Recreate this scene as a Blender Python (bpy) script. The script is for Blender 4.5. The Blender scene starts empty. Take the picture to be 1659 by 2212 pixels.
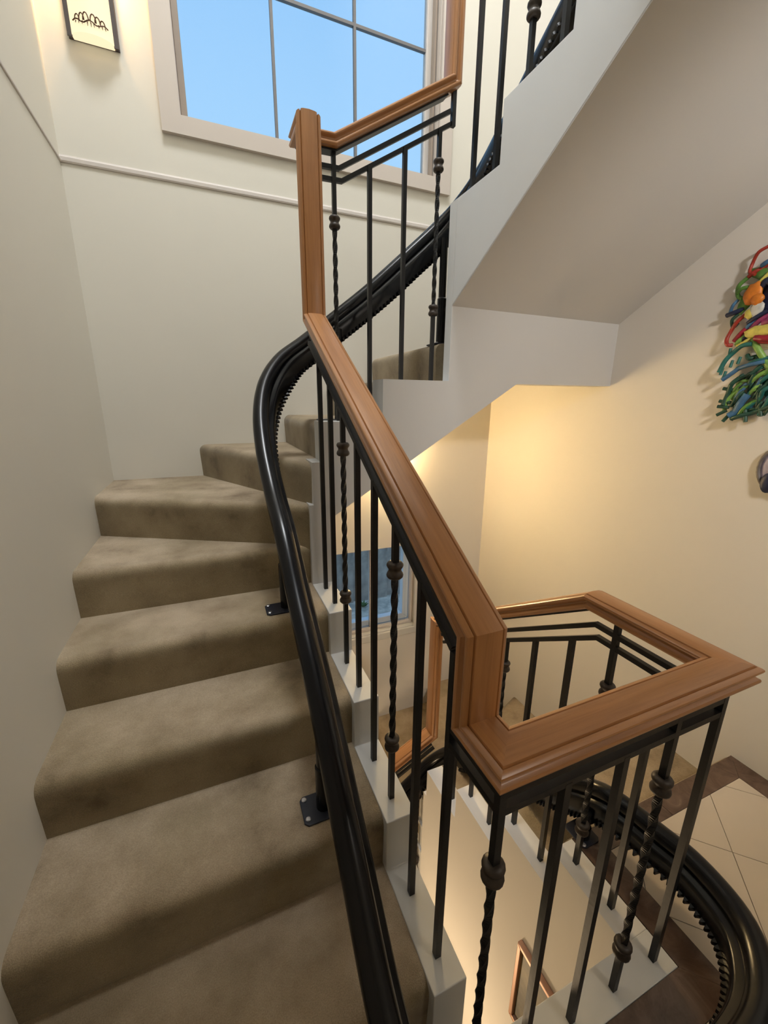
import bpy, bmesh, math, random
from mathutils import Vector, Matrix
random.seed(7)
sc = bpy.context.scene
C = sc.collection
# ------------------------------------------------------------------ camera
FPX, IW, IH = 880.7, 1659.0, 2212.0
cam = bpy.data.cameras.new('camera')
cam.sensor_fit = 'VERTICAL'
cam.sensor_height = 24.0
cam.lens = 24.0 * FPX / IH
cam.clip_start = 0.02
co = bpy.data.objects.new('camera', cam)
C.objects.link(co)
co.location = (0, 0, 0)
co.rotation_euler = (math.radians(74.693), math.radians(-.5124), math.radians(-22.628))
sc.camera = co
# ------------------------------------------------------------------ world, lamps, exposure
sc.view_settings.view_transform = 'Standard'
sc.view_settings.look = 'None'
sc.view_settings.gamma = 1
sc.view_settings.use_curve_mapping = False
sc.view_settings.exposure = 0.0
w = bpy.data.worlds.new('sky')
sc.world = w
w.use_nodes = True
bg = w.node_tree.nodes['Background']
_nt = w.node_tree
_tc = _nt.nodes.new('ShaderNodeTexCoord')
_sx = _nt.nodes.new('ShaderNodeSeparateXYZ')
_rp = _nt.nodes.new('ShaderNodeValToRGB')
_rp.color_ramp.elements[0].position, _rp.color_ramp.elements[0].color = .30, (.40, .70, 1.0, 1)
_rp.color_ramp.elements[1].position, _rp.color_ramp.elements[1].color = .75, (.27, .57, 1.0, 1)
_nt.links.new(_tc.outputs['Generated'], _sx.inputs[0])
_nt.links.new(_sx.outputs['Z'], _rp.inputs['Fac'])
_nt.links.new(_rp.outputs['Color'], bg.inputs['Color'])
bg.inputs['Strength'].default_value = 1.0


def lamp(name, kind, loc, energy, col, size=.1, rot=(0, 0, 0), size_y=None):
    l = bpy.data.lights.new(name, kind)
    l.energy = energy
    l.color = col
    if kind == 'AREA':
        l.size = size
        if size_y:
            l.shape = 'RECTANGLE'
            l.size_y = size_y
        else:
            l.shape = 'DISK'
    else:
        l.shadow_soft_size = size
    o = bpy.data.objects.new(name, l)
    C.objects.link(o)
    o.location = loc
    o.rotation_euler = rot
    return o


# daylight portals at the two windows (they only guide the sky light)
for nm, loc, sx, sy in (('portal_upper', (.68, 2.68, 2.1), 1.3, 1.7), ('portal_lower', (1.0, 2.72, -1.38), .75, .7)):
    p = lamp(nm, 'AREA', loc, 1, (1, 1, 1), sx, (math.radians(-90), 0, 0), sy)
    p.data.cycles.is_portal = True
# added unseen fill: cool disc high over the stairwell, warm disc behind the camera
lamp('stairwell_fill', 'AREA', (.28, .82, 5.1), 148, (.94, .97, 1), 1.0)
lamp('landing_fill', 'AREA', (1.3, -.9, .92), 6.5, (1, .92, .82), .35)
sp = lamp('right_wall_fill', 'SPOT', (1.15, -.55, .90), 85, (1, .94, .88), .09)  # added unseen spot that brightens the right wall
sp.data.spot_size = math.radians(82)
sp.data.spot_blend = .7
sp.rotation_euler = (Vector((1.95, 1.05, -.05)) - sp.location).to_track_quat('-Z', 'Y').to_euler()
lamp('lower_well_fill', 'POINT', (.2, 1.1, -3.0), 22, (1, .74, .46), .12)  # added unseen fill that warms the well wall

# ------------------------------------------------------------------ materials


def new_mat(name):
    m = bpy.data.materials.new(name)
    m.use_nodes = True
    nt = m.node_tree
    b = nt.nodes['Principled BSDF']
    return m, nt, b


def N(nt, t, **kw):
    n = nt.nodes.new(t)
    for k, v in kw.items():
        if k in n.inputs:
            n.inputs[k].default_value = v
        else:
            setattr(n, k, v)
    return n


def ramp(nt, stops):
    r = nt.nodes.new('ShaderNodeValToRGB')
    el = r.color_ramp.elements
    el[0].position, el[0].color = stops[0][0], (*stops[0][1], 1)
    el[1].position, el[1].color = stops[-1][0], (*stops[-1][1], 1)
    for p, c in stops[1:-1]:
        e = el.new(p)
        e.color = (*c, 1)
    return r


def coord(nt, kind='Object', scale=(1, 1, 1)):
    tc = nt.nodes.new('ShaderNodeTexCoord')
    mp = nt.nodes.new('ShaderNodeMapping')
    mp.inputs['Scale'].default_value = scale
    nt.links.new(tc.outputs[kind], mp.inputs['Vector'])
    return mp.outputs['Vector']


def simple(name, col, rough=.5, metal=0., spec=.5, noise=None, bump=None, bscale=200):
    m, nt, b = new_mat(name)
    b.inputs['Base Color'].default_value = (*col, 1)
    b.inputs['Roughness'].default_value = rough
    b.inputs['Metallic'].default_value = metal
    b.inputs['Specular IOR Level'].default_value = spec
    v = coord(nt)
    if noise:
        n = N(nt, 'ShaderNodeTexNoise', Scale=noise[0], Detail=4.)
        nt.links.new(v, n.inputs['Vector'])
        r = ramp(nt, [(.3, tuple(c * (1 - noise[1]) for c in col)), (.7, tuple(min(1, c * (1 + noise[1])) for c in col))])
        nt.links.new(n.outputs['Fac'], r.inputs['Fac'])
        nt.links.new(r.outputs['Color'], b.inputs['Base Color'])
    if bump:
        n = N(nt, 'ShaderNodeTexNoise', Scale=float(bscale), Detail=3.)
        nt.links.new(v, n.inputs['Vector'])
        bp = N(nt, 'ShaderNodeBump', Strength=bump, Distance=.002)
        nt.links.new(n.outputs['Fac'], bp.inputs['Height'])
        nt.links.new(bp.outputs['Normal'], b.inputs['Normal'])
    return m


def mat_carpet():
    m, nt, b = new_mat('carpet')
    v = coord(nt)
    n1 = N(nt, 'ShaderNodeTexNoise', Scale=5., Detail=5., Roughness=.6)
    n2 = N(nt, 'ShaderNodeTexNoise', Scale=380., Detail=2.)
    n3 = N(nt, 'ShaderNodeTexNoise', Scale=1.7, Detail=3.)
    for n in (n1, n2, n3):
        nt.links.new(v, n.inputs['Vector'])
    r1 = ramp(nt, [(.30, (.21, .158, .098)), (.42, (.345, .272, .178)), (.56, (.43, .348, .236)), (.8, (.52, .43, .305))])
    nt.links.new(n1.outputs['Fac'], r1.inputs['Fac'])
    r3 = ramp(nt, [(.35, (.78, .76, .70)), (.65, (1., 1., 1.))])
    nt.links.new(n3.outputs['Fac'], r3.inputs['Fac'])
    mx = N(nt, 'ShaderNodeMixRGB', blend_type='MULTIPLY', Fac=1.)
    nt.links.new(r1.outputs['Color'], mx.inputs[1])
    nt.links.new(r3.outputs['Color'], mx.inputs[2])
    r2 = ramp(nt, [(.3, (.82, .82, .82)), (.7, (1.12, 1.12, 1.12))])
    nt.links.new(n2.outputs['Fac'], r2.inputs['Fac'])
    m2 = N(nt, 'ShaderNodeMixRGB', blend_type='MULTIPLY', Fac=1.)
    nt.links.new(mx.outputs['Color'], m2.inputs[1])
    nt.links.new(r2.outputs['Color'], m2.inputs[2])
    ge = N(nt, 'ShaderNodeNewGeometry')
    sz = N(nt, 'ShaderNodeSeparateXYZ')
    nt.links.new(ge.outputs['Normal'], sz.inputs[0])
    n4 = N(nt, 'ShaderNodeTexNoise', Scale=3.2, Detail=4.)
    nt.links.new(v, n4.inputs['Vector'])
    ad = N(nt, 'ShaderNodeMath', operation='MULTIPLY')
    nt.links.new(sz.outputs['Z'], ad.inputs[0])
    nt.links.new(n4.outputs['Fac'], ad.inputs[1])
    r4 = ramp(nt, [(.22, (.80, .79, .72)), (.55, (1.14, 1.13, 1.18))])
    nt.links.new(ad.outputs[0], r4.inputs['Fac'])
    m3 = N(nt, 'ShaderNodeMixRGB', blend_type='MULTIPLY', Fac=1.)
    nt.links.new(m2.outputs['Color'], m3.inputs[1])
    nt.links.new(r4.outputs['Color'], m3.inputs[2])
    m2 = m3
    nt.links.new(m2.outputs['Color'], b.inputs['Base Color'])
    b.inputs['Roughness'].default_value = .95
    b.inputs['Specular IOR Level'].default_value = .1
    b.inputs['Sheen Weight'].default_value = .25
    b.inputs['Sheen Roughness'].default_value = .5
    bp = N(nt, 'ShaderNodeBump', Strength=.6, Distance=.004)
    nt.links.new(n2.outputs['Fac'], bp.inputs['Height'])
    nt.links.new(bp.outputs['Normal'], b.inputs['Normal'])
    return m


def mat_wood():
    m, nt, b = new_mat('oiled_wood')
    tc = nt.nodes.new('ShaderNodeTexCoord')
    mp = nt.nodes.new('ShaderNodeMapping')
    mp.inputs['Scale'].default_value = (7, 160, 1)
    nt.links.new(tc.outputs['UV'], mp.inputs['Vector'])
    mp2 = nt.nodes.new('ShaderNodeMapping')
    mp2.inputs['Scale'].default_value = (1.6, 22, 1)
    nt.links.new(tc.outputs['UV'], mp2.inputs['Vector'])
    n1 = N(nt, 'ShaderNodeTexNoise', Scale=1., Detail=5., Roughness=.65)
    nt.links.new(mp.outputs['Vector'], n1.inputs['Vector'])
    n2 = N(nt, 'ShaderNodeTexNoise', Scale=1., Detail=3., Distortion=.8)
    nt.links.new(mp2.outputs['Vector'], n2.inputs['Vector'])
    r1 = ramp(nt, [(.25, (.36, .158, .054)), (.48, (.43, .197, .070)), (.75, (.47, .225, .083))])
    nt.links.new(n1.outputs['Fac'], r1.inputs['Fac'])
    r2 = ramp(nt, [(.3, (.82, .78, .74)), (.7, (1.08, 1.06, 1.03))])
    nt.links.new(n2.outputs['Fac'], r2.inputs['Fac'])
    mx = N(nt, 'ShaderNodeMixRGB', blend_type='MULTIPLY', Fac=1.)
    nt.links.new(r1.outputs['Color'], mx.inputs[1])
    nt.links.new(r2.outputs['Color'], mx.inputs[2])
    nt.links.new(mx.outputs['Color'], b.inputs['Base Color'])
    b.inputs['Roughness'].default_value = .36
    b.inputs['Coat Weight'].default_value = .35
    b.inputs['Coat Roughness'].default_value = .22
    bp = N(nt, 'ShaderNodeBump', Strength=.12, Distance=.001)
    nt.links.new(n1.outputs['Fac'], bp.inputs['Height'])
    nt.links.new(bp.outputs['Normal'], b.inputs['Normal'])
    return m


def mat_marble():
    m, nt, b = new_mat('brown_marble')
    v = coord(nt)
    n1 = N(nt, 'ShaderNodeTexNoise', Scale=9., Detail=8., Roughness=.7, Distortion=1.2)
    nt.links.new(v, n1.inputs['Vector'])
    r1 = ramp(nt, [(.3, (.045, .026, .018)), (.5, (.105, .066, .048)), (.64, (.15, .10, .075)), (.74, (.30, .23, .18))])
    nt.links.new(n1.outputs['Fac'], r1.inputs['Fac'])
    nt.links.new(r1.outputs['Color'], b.inputs['Base Color'])
    b.inputs['Roughness'].default_value = .28
    return m


def mat_emit(name, col, s):
    m, nt, b = new_mat(name)
    b.inputs['Base Color'].default_value = (*[.25 * c for c in col], 1)
    b.inputs['Emission Color'].default_value = (*col, 1)
    b.inputs['Emission Strength'].default_value = s
    b.inputs['Roughness'].default_value = .4
    return m


def mat_pane(name, tint=(1, 1, 1)):
    m, nt, b = new_mat(name)
    tr = N(nt, 'ShaderNodeBsdfTransparent')
    tr.inputs['Color'].default_value = (*tint, 1)
    gl = N(nt, 'ShaderNodeBsdfGlossy')
    gl.inputs['Roughness'].default_value = .03
    fr = N(nt, 'ShaderNodeFresnel')
    fr.inputs['IOR'].default_value = 1.25
    mx = N(nt, 'ShaderNodeMixShader')
    nt.links.new(fr.outputs[0], mx.inputs[0])
    nt.links.new(tr.outputs[0], mx.inputs[1])
    nt.links.new(gl.outputs[0], mx.inputs[2])
    nt.links.new(mx.outputs[0], nt.nodes['Material Output'].inputs['Surface'])
    return m


M = {
    'wall': simple('wall_paint', (.755, .725, .645), .75, noise=(1.3, .015), bump=.04, bscale=260),
    'wall_right': simple('right_wall_paint', (.75, .72, .67), .75, noise=(1.3, .015), bump=.04, bscale=260),
    'white': simple('white_gloss_paint', (.64, .64, .62), .45, noise=(6., .03)),
    'white_window_lit': simple('window_lit_white_paint', (.79, .81, .83), .5, noise=(3., .02)),  # same white paint, bluish window light put into the colour
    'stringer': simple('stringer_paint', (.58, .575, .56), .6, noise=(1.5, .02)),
    'trim': simple('trim_paint', (.66, .61, .57), .5),
    'casing': simple('casing_paint', (.62, .555, .50), .5),
    'carpet': mat_carpet(), 'wood': mat_wood(), 'marble': mat_marble(),
    'iron': simple('black_iron', (.006, .006, .0065), .42, 0., .35, bump=.15, bscale=90),
    'collar': simple('bronze_collar', (.045, .033, .025), .45, .2, noise=(60., .35)),
    'lift': simple('lift_black', (.004, .0045, .006), .24, 0., .32),
    'lift_plate': simple('lift_plate', (.010, .013, .025), .45),
    'steel': simple('bolt_steel', (.6, .6, .62), .3, .9),
    'tile': simple('beige_tile', (.57, .50, .41), .32, noise=(3., .05)),
    'grout': simple('grout', (.16, .13, .105), .9),
    'glass': mat_pane('clear_pane'),
    'sconce_metal': simple('sconce_metal', (.10, .085, .085), .35, .7),
    'sconce_glass': mat_emit('sconce_glass', (1.0, .84, .54), 1.0),
    'sconce_glass_lower': mat_emit('sconce_glass_lower', (1.0, .71, .34), 92.),
    'bronze': simple('ornament_bronze', (.10, .05, .03), .45, .5),
    'sash_shaded': simple('sash_frame', (.33, .27, .22), .5),  # shade on the sash put into the colour
    'sash_pale': simple('sash_frame_pale', (.60, .56, .53), .5),  # same sash on its pale side, without that shade
    'pvc': simple('outer_frame', (.72, .80, .86), .4),
    'muntin': simple('glazing_bar', (.17, .165, .17), .5),
    'plank': simple('weathered_plank', (.40, .325, .275), .85, noise=(7., .35)),
    'paving': simple('paving', (.70, .60, .51), .8, noise=(14., .3)),
    'leaf': simple('leaf', (.10, .17, .05), .6),
    'frame_copper': simple('copper_frame', (.50, .29, .20), .35, .4),
    'mount': simple('picture_print', (.13, .105, .05), .5, noise=(9., .8)),
    'ceiling': simple('ceiling_paint', (.80, .78, .74), .8),
}


def paint(name, col):
    if name not in M:
        M[name] = simple('paint_' + name, col, .45, noise=(40., .25))
    return M[name]


# ------------------------------------------------------------------ mesh helpers


def link(name, me, mat=None, parent=None):
    o = bpy.data.objects.new(name, me)
    C.objects.link(o)
    if mat is not None and not me.materials:
        me.materials.append(M[mat] if isinstance(mat, str) else mat)
    if parent is not None:
        o.parent = parent
    return o


def obj(name, bm, mat, parent=None, smooth=False, bevel=0.):
    bmesh.ops.recalc_face_normals(bm, faces=bm.faces)
    if bevel:
        es = [e for e in bm.edges if len(e.link_faces) == 2 and e.calc_face_angle(0) > .5]
        bmesh.ops.bevel(bm, geom=es, offset=bevel, segments=2, profile=.5, affect='EDGES')
    me = bpy.data.meshes.new(name)
    bm.to_mesh(me)
    bm.free()
    if smooth:
        for p in me.polygons:
            p.use_smooth = True
        try:
            me.set_sharp_from_angle(angle=math.radians(smooth if smooth > 1 else 40))
        except Exception:
            pass
    return link(name, me, mat, parent)


def thing(name, label, cat, loc=(0, 0, 0), group=None):
    o = bpy.data.objects.new(name, None)
    o.empty_display_size = .05
    C.objects.link(o)
    o.location = loc
    o['label'] = label
    o['category'] = cat
    if group:
        o['group'] = group
    return o


def tag(o, label, cat, group=None):
    o['label'] = label
    o['category'] = cat
    if group:
        o['group'] = group
    return o


def struct(o):
    o['kind'] = 'structure'
    return o


def box(bm, x0, x1, y0, y1, z0, z1):
    vs = [bm.verts.new((x, y, z)) for x in (x0, x1) for y in (y0, y1) for z in (z0, z1)]
    for f in ((0, 1, 3, 2), (4, 6, 7, 5), (0, 4, 5, 1), (2, 3, 7, 6), (0, 2, 6, 4), (1, 5, 7, 3)):
        bm.faces.new([vs[i] for i in f])
    return vs


def box_obj(name, dims, mat, parent=None, bevel=0.):
    bm = bmesh.new()
    box(bm, *dims)
    return obj(name, bm, mat, parent, bevel=bevel)


def prism(bm, pts, axis, a, b):
    """extrude 2-D polygon pts along axis ('x': (y,z), 'y': (x,z), 'z': (x,y)) from a to b"""
    def mk(p, t):
        return {'x': (t, p[0], p[1]), 'y': (p[0], t, p[1]), 'z': (p[0], p[1], t)}[axis]
    v0 = [bm.verts.new(mk(p, a)) for p in pts]
    v1 = [bm.verts.new(mk(p, b)) for p in pts]
    n = len(pts)
    bm.faces.new(v0)
    bm.faces.new(list(reversed(v1)))
    for i in range(n):
        bm.faces.new((v0[i], v0[(i + 1) % n], v1[(i + 1) % n], v1[i]))


def prism_obj(name, pts, axis, a, b, mat, parent=None, bevel=0.):
    bm = bmesh.new()
    prism(bm, pts, axis, a, b)
    return obj(name, bm, mat, parent, bevel=bevel)


def lathe(bm, prof, center, seg=14, axis='z'):
    rings = []
    for r, z in prof:
        ring = []
        for i in range(seg):
            a = 2 * math.pi * i / seg
            p = (r * math.cos(a), r * math.sin(a), z)
            if axis == 'x':
                p = (p[2], p[0], p[1])
            elif axis == 'y':
                p = (p[0], p[2], p[1])
            ring.append(bm.verts.new(Vector(center) + Vector(p)))
        rings.append(ring)
    for a, b in zip(rings, rings[1:]):
        for i in range(seg):
            bm.faces.new((a[i], a[(i + 1) % seg], b[(i + 1) % seg], b[i]))
    bm.faces.new(list(reversed(rings[0])))
    bm.faces.new(rings[-1])


def tube(bm, path, r, seg=8, cap=True):
    path = [Vector(p) for p in path]
    n = len(path)
    up = None
    rings = []
    for i in range(n):
        d = (path[min(i + 1, n - 1)] - path[max(i - 1, 0)]).normalized()
        if up is None:
            up = d.orthogonal().normalized()
        up = (up - d * up.dot(d)).normalized()
        s = d.cross(up)
        rr = r[i] if isinstance(r, (list, tuple)) else r
        rings.append([bm.verts.new(path[i] + (up * math.cos(a) + s * math.sin(a)) * rr)
                      for a in [2 * math.pi * k / seg for k in range(seg)]])
    for a, b in zip(rings, rings[1:]):
        for k in range(seg):
            bm.faces.new((a[k], a[(k + 1) % seg], b[(k + 1) % seg], b[k]))
    if cap:
        bm.faces.new(list(reversed(rings[0])))
        bm.faces.new(rings[-1])


def spline(pts, n=10):
    """Catmull-Rom through pts"""
    P = [Vector(p) for p in pts]
    P = [P[0] * 2 - P[1]] + P + [P[-1] * 2 - P[-2]]
    out = []
    for i in range(1, len(P) - 2):
        p0, p1, p2, p3 = P[i - 1], P[i], P[i + 1], P[i + 2]
        for k in range(n):
            t = k / n
            out.append(.5 * ((2 * p1) + (p2 - p0) * t + (2 * p0 - 5 * p1 + 4 * p2 - p3) * t * t + (3 * p1 - p0 - 3 * p2 + p3) * t ** 3))
    out.append(P[-2])
    return out


def mitred(path, prof, up0):
    """sweep a profile [(side, up)] along a polyline with mitred corners;
    yields one bmesh (with UVs, u along, v around) for each straight run"""
    path = [Vector(p) for p in path]
    n = len(path)
    dirs = [(path[i + 1] - path[i]).normalized() for i in range(n - 1)]
    up = Vector(up0)
    frames = []
    for i, d in enumerate(dirs):
        if i:
            q = dirs[i - 1].rotation_difference(d)
            up = q @ up
        up = (up - d * up.dot(d)).normalized()
        frames.append((d.cross(up).normalized(), up.copy()))
    planes = []
    for i in range(n):
        if i == 0:
            planes.append(dirs[0])
        elif i == n - 1:
            planes.append(dirs[-1])
        else:
            planes.append((dirs[i - 1] + dirs[i]).normalized())
    out = []
    L = 0
    m = len(prof)
    for i, d in enumerate(dirs):
        s, u = frames[i]
        bm = bmesh.new()
        uvl = bm.loops.layers.uv.new('UVMap')
        ends = []
        us = []
        for j in (i, i + 1):
            ring = []
            uu = []
            for a, b in prof:
                base = path[i] + s * a + u * b
                t = (path[j] - base).dot(planes[j]) / d.dot(planes[j])
                ring.append(bm.verts.new(base + d * t))
                uu.append(L + t)
            ends.append(ring)
            us.append(uu)
        vv = [0]
        for k in range(m):
            a, b = prof[k], prof[(k + 1) % m]
            vv.append(vv[-1] + math.hypot(a[0] - b[0], a[1] - b[1]))
        for k in range(m):
            k2 = (k + 1) % m
            f = bm.faces.new((ends[0][k], ends[0][k2], ends[1][k2], ends[1][k]))
            f.smooth = True
            for lp, (x, y) in zip(f.loops, ((us[0][k], vv[k]), (us[0][k2], vv[k + 1]), (us[1][k2], vv[k + 1]), (us[1][k], vv[k]))):
                lp[uvl].uv = (x + 3.7 * i, y)
        for r_, fl in ((ends[0], 0), (ends[1], 1)):
            f = bm.faces.new(list(reversed(r_)) if not fl else r_)
            for lp in f.loops:
                lp[uvl].uv = (lp.vert.co.x, lp.vert.co.y)
        L += (path[i + 1] - path[i]).length
        out.append(bm)
    return out


# ------------------------------------------------------------------ levels and lines of the stair (metres, eye at the origin)
XL, YF, YFL, XR = -.5, 2.52, 2.605, 1.955
FLOOR = -1.4755
T = [-1.3, -1.1245, -.949, -.7735, -.598, -.4225, -.247, -.088, .08, .25, .42, .59, .765, .943, 1.12, 1.297]
RY = [.525, .803, 1.08, 1.36, 1.64]              # risers of the lower straight flight
CX0, CX1 = .345, .432                            # kerb of that flight
BX0, BX1 = .387, .985                            # baluster lines
NY = .41
BYF, BYB = 1.61, 1.73                            # kerb of the flight along the window wall
XC = .975                                        # inner face of the returning flight
SKY_TOP = 5.2

# ------------------------------------------------------------------ room shell
wl = struct(box_obj('wall_left', (XL - .15, XL, -1.9, YF + .3, -4.0, SKY_TOP), 'wall'))
wr = struct(box_obj('wall_right', (XR, XR + .15, -1.9, YFL + .2, -4.0, SKY_TOP), 'wall_right'))
struct(box_obj('wall_near', (XL - .15, XR + .15, -1.95, -1.8, -4.0, SKY_TOP), 'wall'))
struct(box_obj('ceiling', (XL - .15, XR + .15, -1.95, YF + .3, SKY_TOP, SKY_TOP + .12), 'ceiling'))
# far wall, upper part with the window opening; its foot follows the flight in front of it
WX0, WX1, WZ0, WZ1 = .005, 1.372, 1.27, 2.95
bm = bmesh.new()
prism(bm, [(XL, -.62), (.40, -.46), (1.32, .11), (XR, .11), (XR, WZ0), (XL, WZ0)], 'y', YF, YF + .19)
prism(bm, [(XL, WZ0), (WX0, WZ0), (WX0, WZ1), (XL, WZ1)], 'y', YF, YF + .19)
prism(bm, [(WX1, WZ0), (XR, WZ0), (XR, WZ1), (WX1, WZ1)], 'y', YF, YF + .19)
prism(bm, [(XL, WZ1), (XR, WZ1), (XR, SKY_TOP), (XL, SKY_TOP)], 'y', YF, YF + .19)
struct(obj('wall_far', bm, 'wall'))
# far wall of the lower flight with its own window opening
V0, V1, VZ0, VZ1 = .56, 1.38, -1.75, -1.05
bm = bmesh.new()
y0, y1 = YFL, YFL + .17
prism(bm, [(XL, -4), (XR, -4), (XR, VZ0), (XL, VZ0)], 'y', y0, y1)
prism(bm, [(XL, VZ0), (V0, VZ0), (V0, VZ1), (XL, VZ1)], 'y', y0, y1)
prism(bm, [(V1, VZ0), (XR, VZ0), (XR, VZ1), (V1, VZ1)], 'y', y0, y1)
prism(bm, [(XL, VZ1), (XR, VZ1), (XR, .2), (1.32, .2), (.4, -.4), (XL, -.55)], 'y', y0, y1)
struct(obj('wall_far_lower', bm, 'wall_right'))
# lower hall floor far below, upper landing slab overhead
struct(box_obj('floor_lower', (XL, XR, -1.8, YFL, -4.0, -3.95), 'carpet'))
bm = bmesh.new()
prism(bm, [(XL, -1.8), (XR, -1.8), (XR, .66), (XC, .66), (XC, .85), (XL, .85)], 'z', .955, T[15])  # unseen; left front edge brought forward to shade the lower steps
struct(obj('floor_upper', bm, 'ceiling'))
# landing floor slab
bm = bmesh.new()
prism(bm, [(XL, -1.8), (XR, -1.8), (XR, .735), (1.034, .735), (1.034, .372), (CX0, .372), (CX0, .525), (XL, .525)], 'z', FLOOR - .3, FLOOR - .012)
flo = struct(obj('floor', bm, 'grout'))
# 45 degree tiles


def clip(poly, a, b, c):       # keep a*x+b*y<=c
    out = []
    for i in range(len(poly)):
        p, q = poly[i], poly[(i + 1) % len(poly)]
        dp, dq = a * p[0] + b * p[1] - c, a * q[0] + b * q[1] - c
        if dp <= 0:
            out.append(p)
        if (dp < 0 < dq) or (dq < 0 < dp):
            t = dp / (dp - dq)
            out.append((p[0] + (q[0] - p[0]) * t, p[1] + (q[1] - p[1]) * t))
    return out


def area(p):
    return abs(sum(p[i][0] * p[(i + 1) % len(p)][1] - p[(i + 1) % len(p)][0] * p[i][1] for i in range(len(p)))) / 2


TS = .42 / math.sqrt(2)
ga, gb = 1.015, 2.0           # x-y and x+y of one joint crossing
JT = .0012
for i in range(-9, 6):
    for j in range(-9, 4):
        u0, u1 = ga + i * .42, ga + (i + 1) * .42
        v0, v1 = gb + j * .42, gb + (j + 1) * .42
        e = JT * 1.4
        poly = [((u + v) / 2, (v - u) / 2) for u, v in ((u0 + e, v0 + e), (u1 - e, v0 + e), (u1 - e, v1 - e), (u0 + e, v1 - e))]
        for (a, b, c) in ((1, 0, 1.8605), (-1, 0, .405), (0, 1, .6545), (0, -1, .9)):
            if poly:
                poly = clip(poly, a, b, c)
        if not poly or area(poly) < 2e-4:
            continue
        xs, ys = [p[0] for p in poly], [p[1] for p in poly]
        if min(xs) >= 1.127 or max(ys) <= .277:
            parts = [poly]
        else:
            parts = [clip(poly, -1, 0, -1.1265), clip(clip(poly, 1, 0, 1.1265), 0, 1, .2765)]
        for pp in parts:
            if len(pp) > 2 and area(pp) > 2e-4:
                prism_obj('floor_tile', pp, 'z', FLOOR - .012, FLOOR, 'tile', flo)
for pts in ([(1.8615, -.9), (XR, -.9), (XR, -.08), (1.8615, -.08)], [(1.8615, -.078), (XR, -.078), (XR, .735), (1.8615, .655)],
            [(1.45, .656), (1.861, .656), (XR, .735), (1.45, .735)], [(1.036, .735), (1.127, .656), (1.448, .656), (1.448, .735)],
            [(1.036, .371), (1.126, .2785), (1.126, .655), (1.036, .733)], [(CX0, .278), (.735, .278), (.735, .371), (CX0, .371)],
            [(.737, .278), (1.125, .278), (1.035, .371), (.737, .371)]):
    prism_obj('border_slab', pts, 'z', FLOOR - .012, FLOOR + .0005, 'marble', flo)

# chair rails
bm = bmesh.new()
prof = [(0, .998), (.010, .998), (.014, 1.004), (.014, 1.018), (.009, 1.022), (.007, 1.026), (0, 1.028)]
prism(bm, [(YF - a * .6, z) for a, z in prof], 'x', XL, 1.62)
struct(obj('trim_1', bm, 'trim'))
bm = bmesh.new()
prism(bm, [(XL + a * .4, .998 + (z - .998) * .45) for a, z in prof], 'y', .3, YF - .0085)
struct(obj('trim_2', bm, 'trim'))

# ------------------------------------------------------------------ upper window
win = thing('window_1', 'tall three-light window with pale blue panes above the turn of the stairs', 'window', (0, 0, 0))
win['kind'] = 'structure'


def mitre_frame(parent, x0, x1, z0, z1, wd, ya, yb, mat, name, bottom=None, faces=('l', 'r', 'b', 't'), bev=.004):
    wb = bottom or wd
    polys = {'l': [(x0, z0), (x0 + wd, z0 + wb), (x0 + wd, z1 - wd), (x0, z1)],
             'r': [(x1, z0), (x1, z1), (x1 - wd, z1 - wd), (x1 - wd, z0 + wb)],
             'b': [(x0, z0), (x1, z0), (x1 - wd, z0 + wb), (x0 + wd, z0 + wb)],
             't': [(x0, z1), (x0 + wd, z1 - wd), (x1 - wd, z1 - wd), (x1, z1)]}
    for k in faces:
        prism_obj(name, polys[k], 'y', ya, yb, mat, parent, bevel=bev)


mitre_frame(win, -.078, 1.458, 1.193, 3.03, .083, YF - .022, YF, 'casing', 'casing', bottom=.076, bev=0)
mitre_frame(win, .005, 1.372, 1.270, 2.95, .004, YF - .005, YF + .17, 'casing', 'jamb_lining', bev=0)
mitre_frame(win, .0095, 1.361, 1.281, 2.94, .030, YF + .07, YF + .115, 'sash_shaded', 'sash_frame', bottom=.030, faces=('l', 'b', 't'))
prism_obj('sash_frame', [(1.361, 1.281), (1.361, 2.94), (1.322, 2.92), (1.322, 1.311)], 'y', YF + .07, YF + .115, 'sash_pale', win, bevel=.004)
box_obj('stop_bead', (1.348, 1.3605, YF + .03, YF + .062, 1.29, 2.94), 'sash_shaded', win)
GX = [.038, .466, .900, 1.322]
GZ = [1.311, 1.908, 2.50, 2.918]
GY = YF + .092
for x in GX[1:3]:
    box_obj('glazing_bar', (x - .007, x + .007, GY - .010, GY + .010, GZ[0], GZ[3]), 'muntin', win)
for z in GZ[1:3]:
    for a, b in zip(GX, GX[1:]):
        box_obj('glazing_bar', (a + (.007 if a > .1 else 0), b - (.007 if b < 1.3 else 0), GY - .009, GY + .009, z - .007, z + .007), 'muntin', win)
for a, b in zip(GX, GX[1:]):
    for c, d in zip(GZ, GZ[1:]):
        box_obj('pane', (a, b, GY - .002, GY + .002, c, d), 'glass', win)

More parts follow.
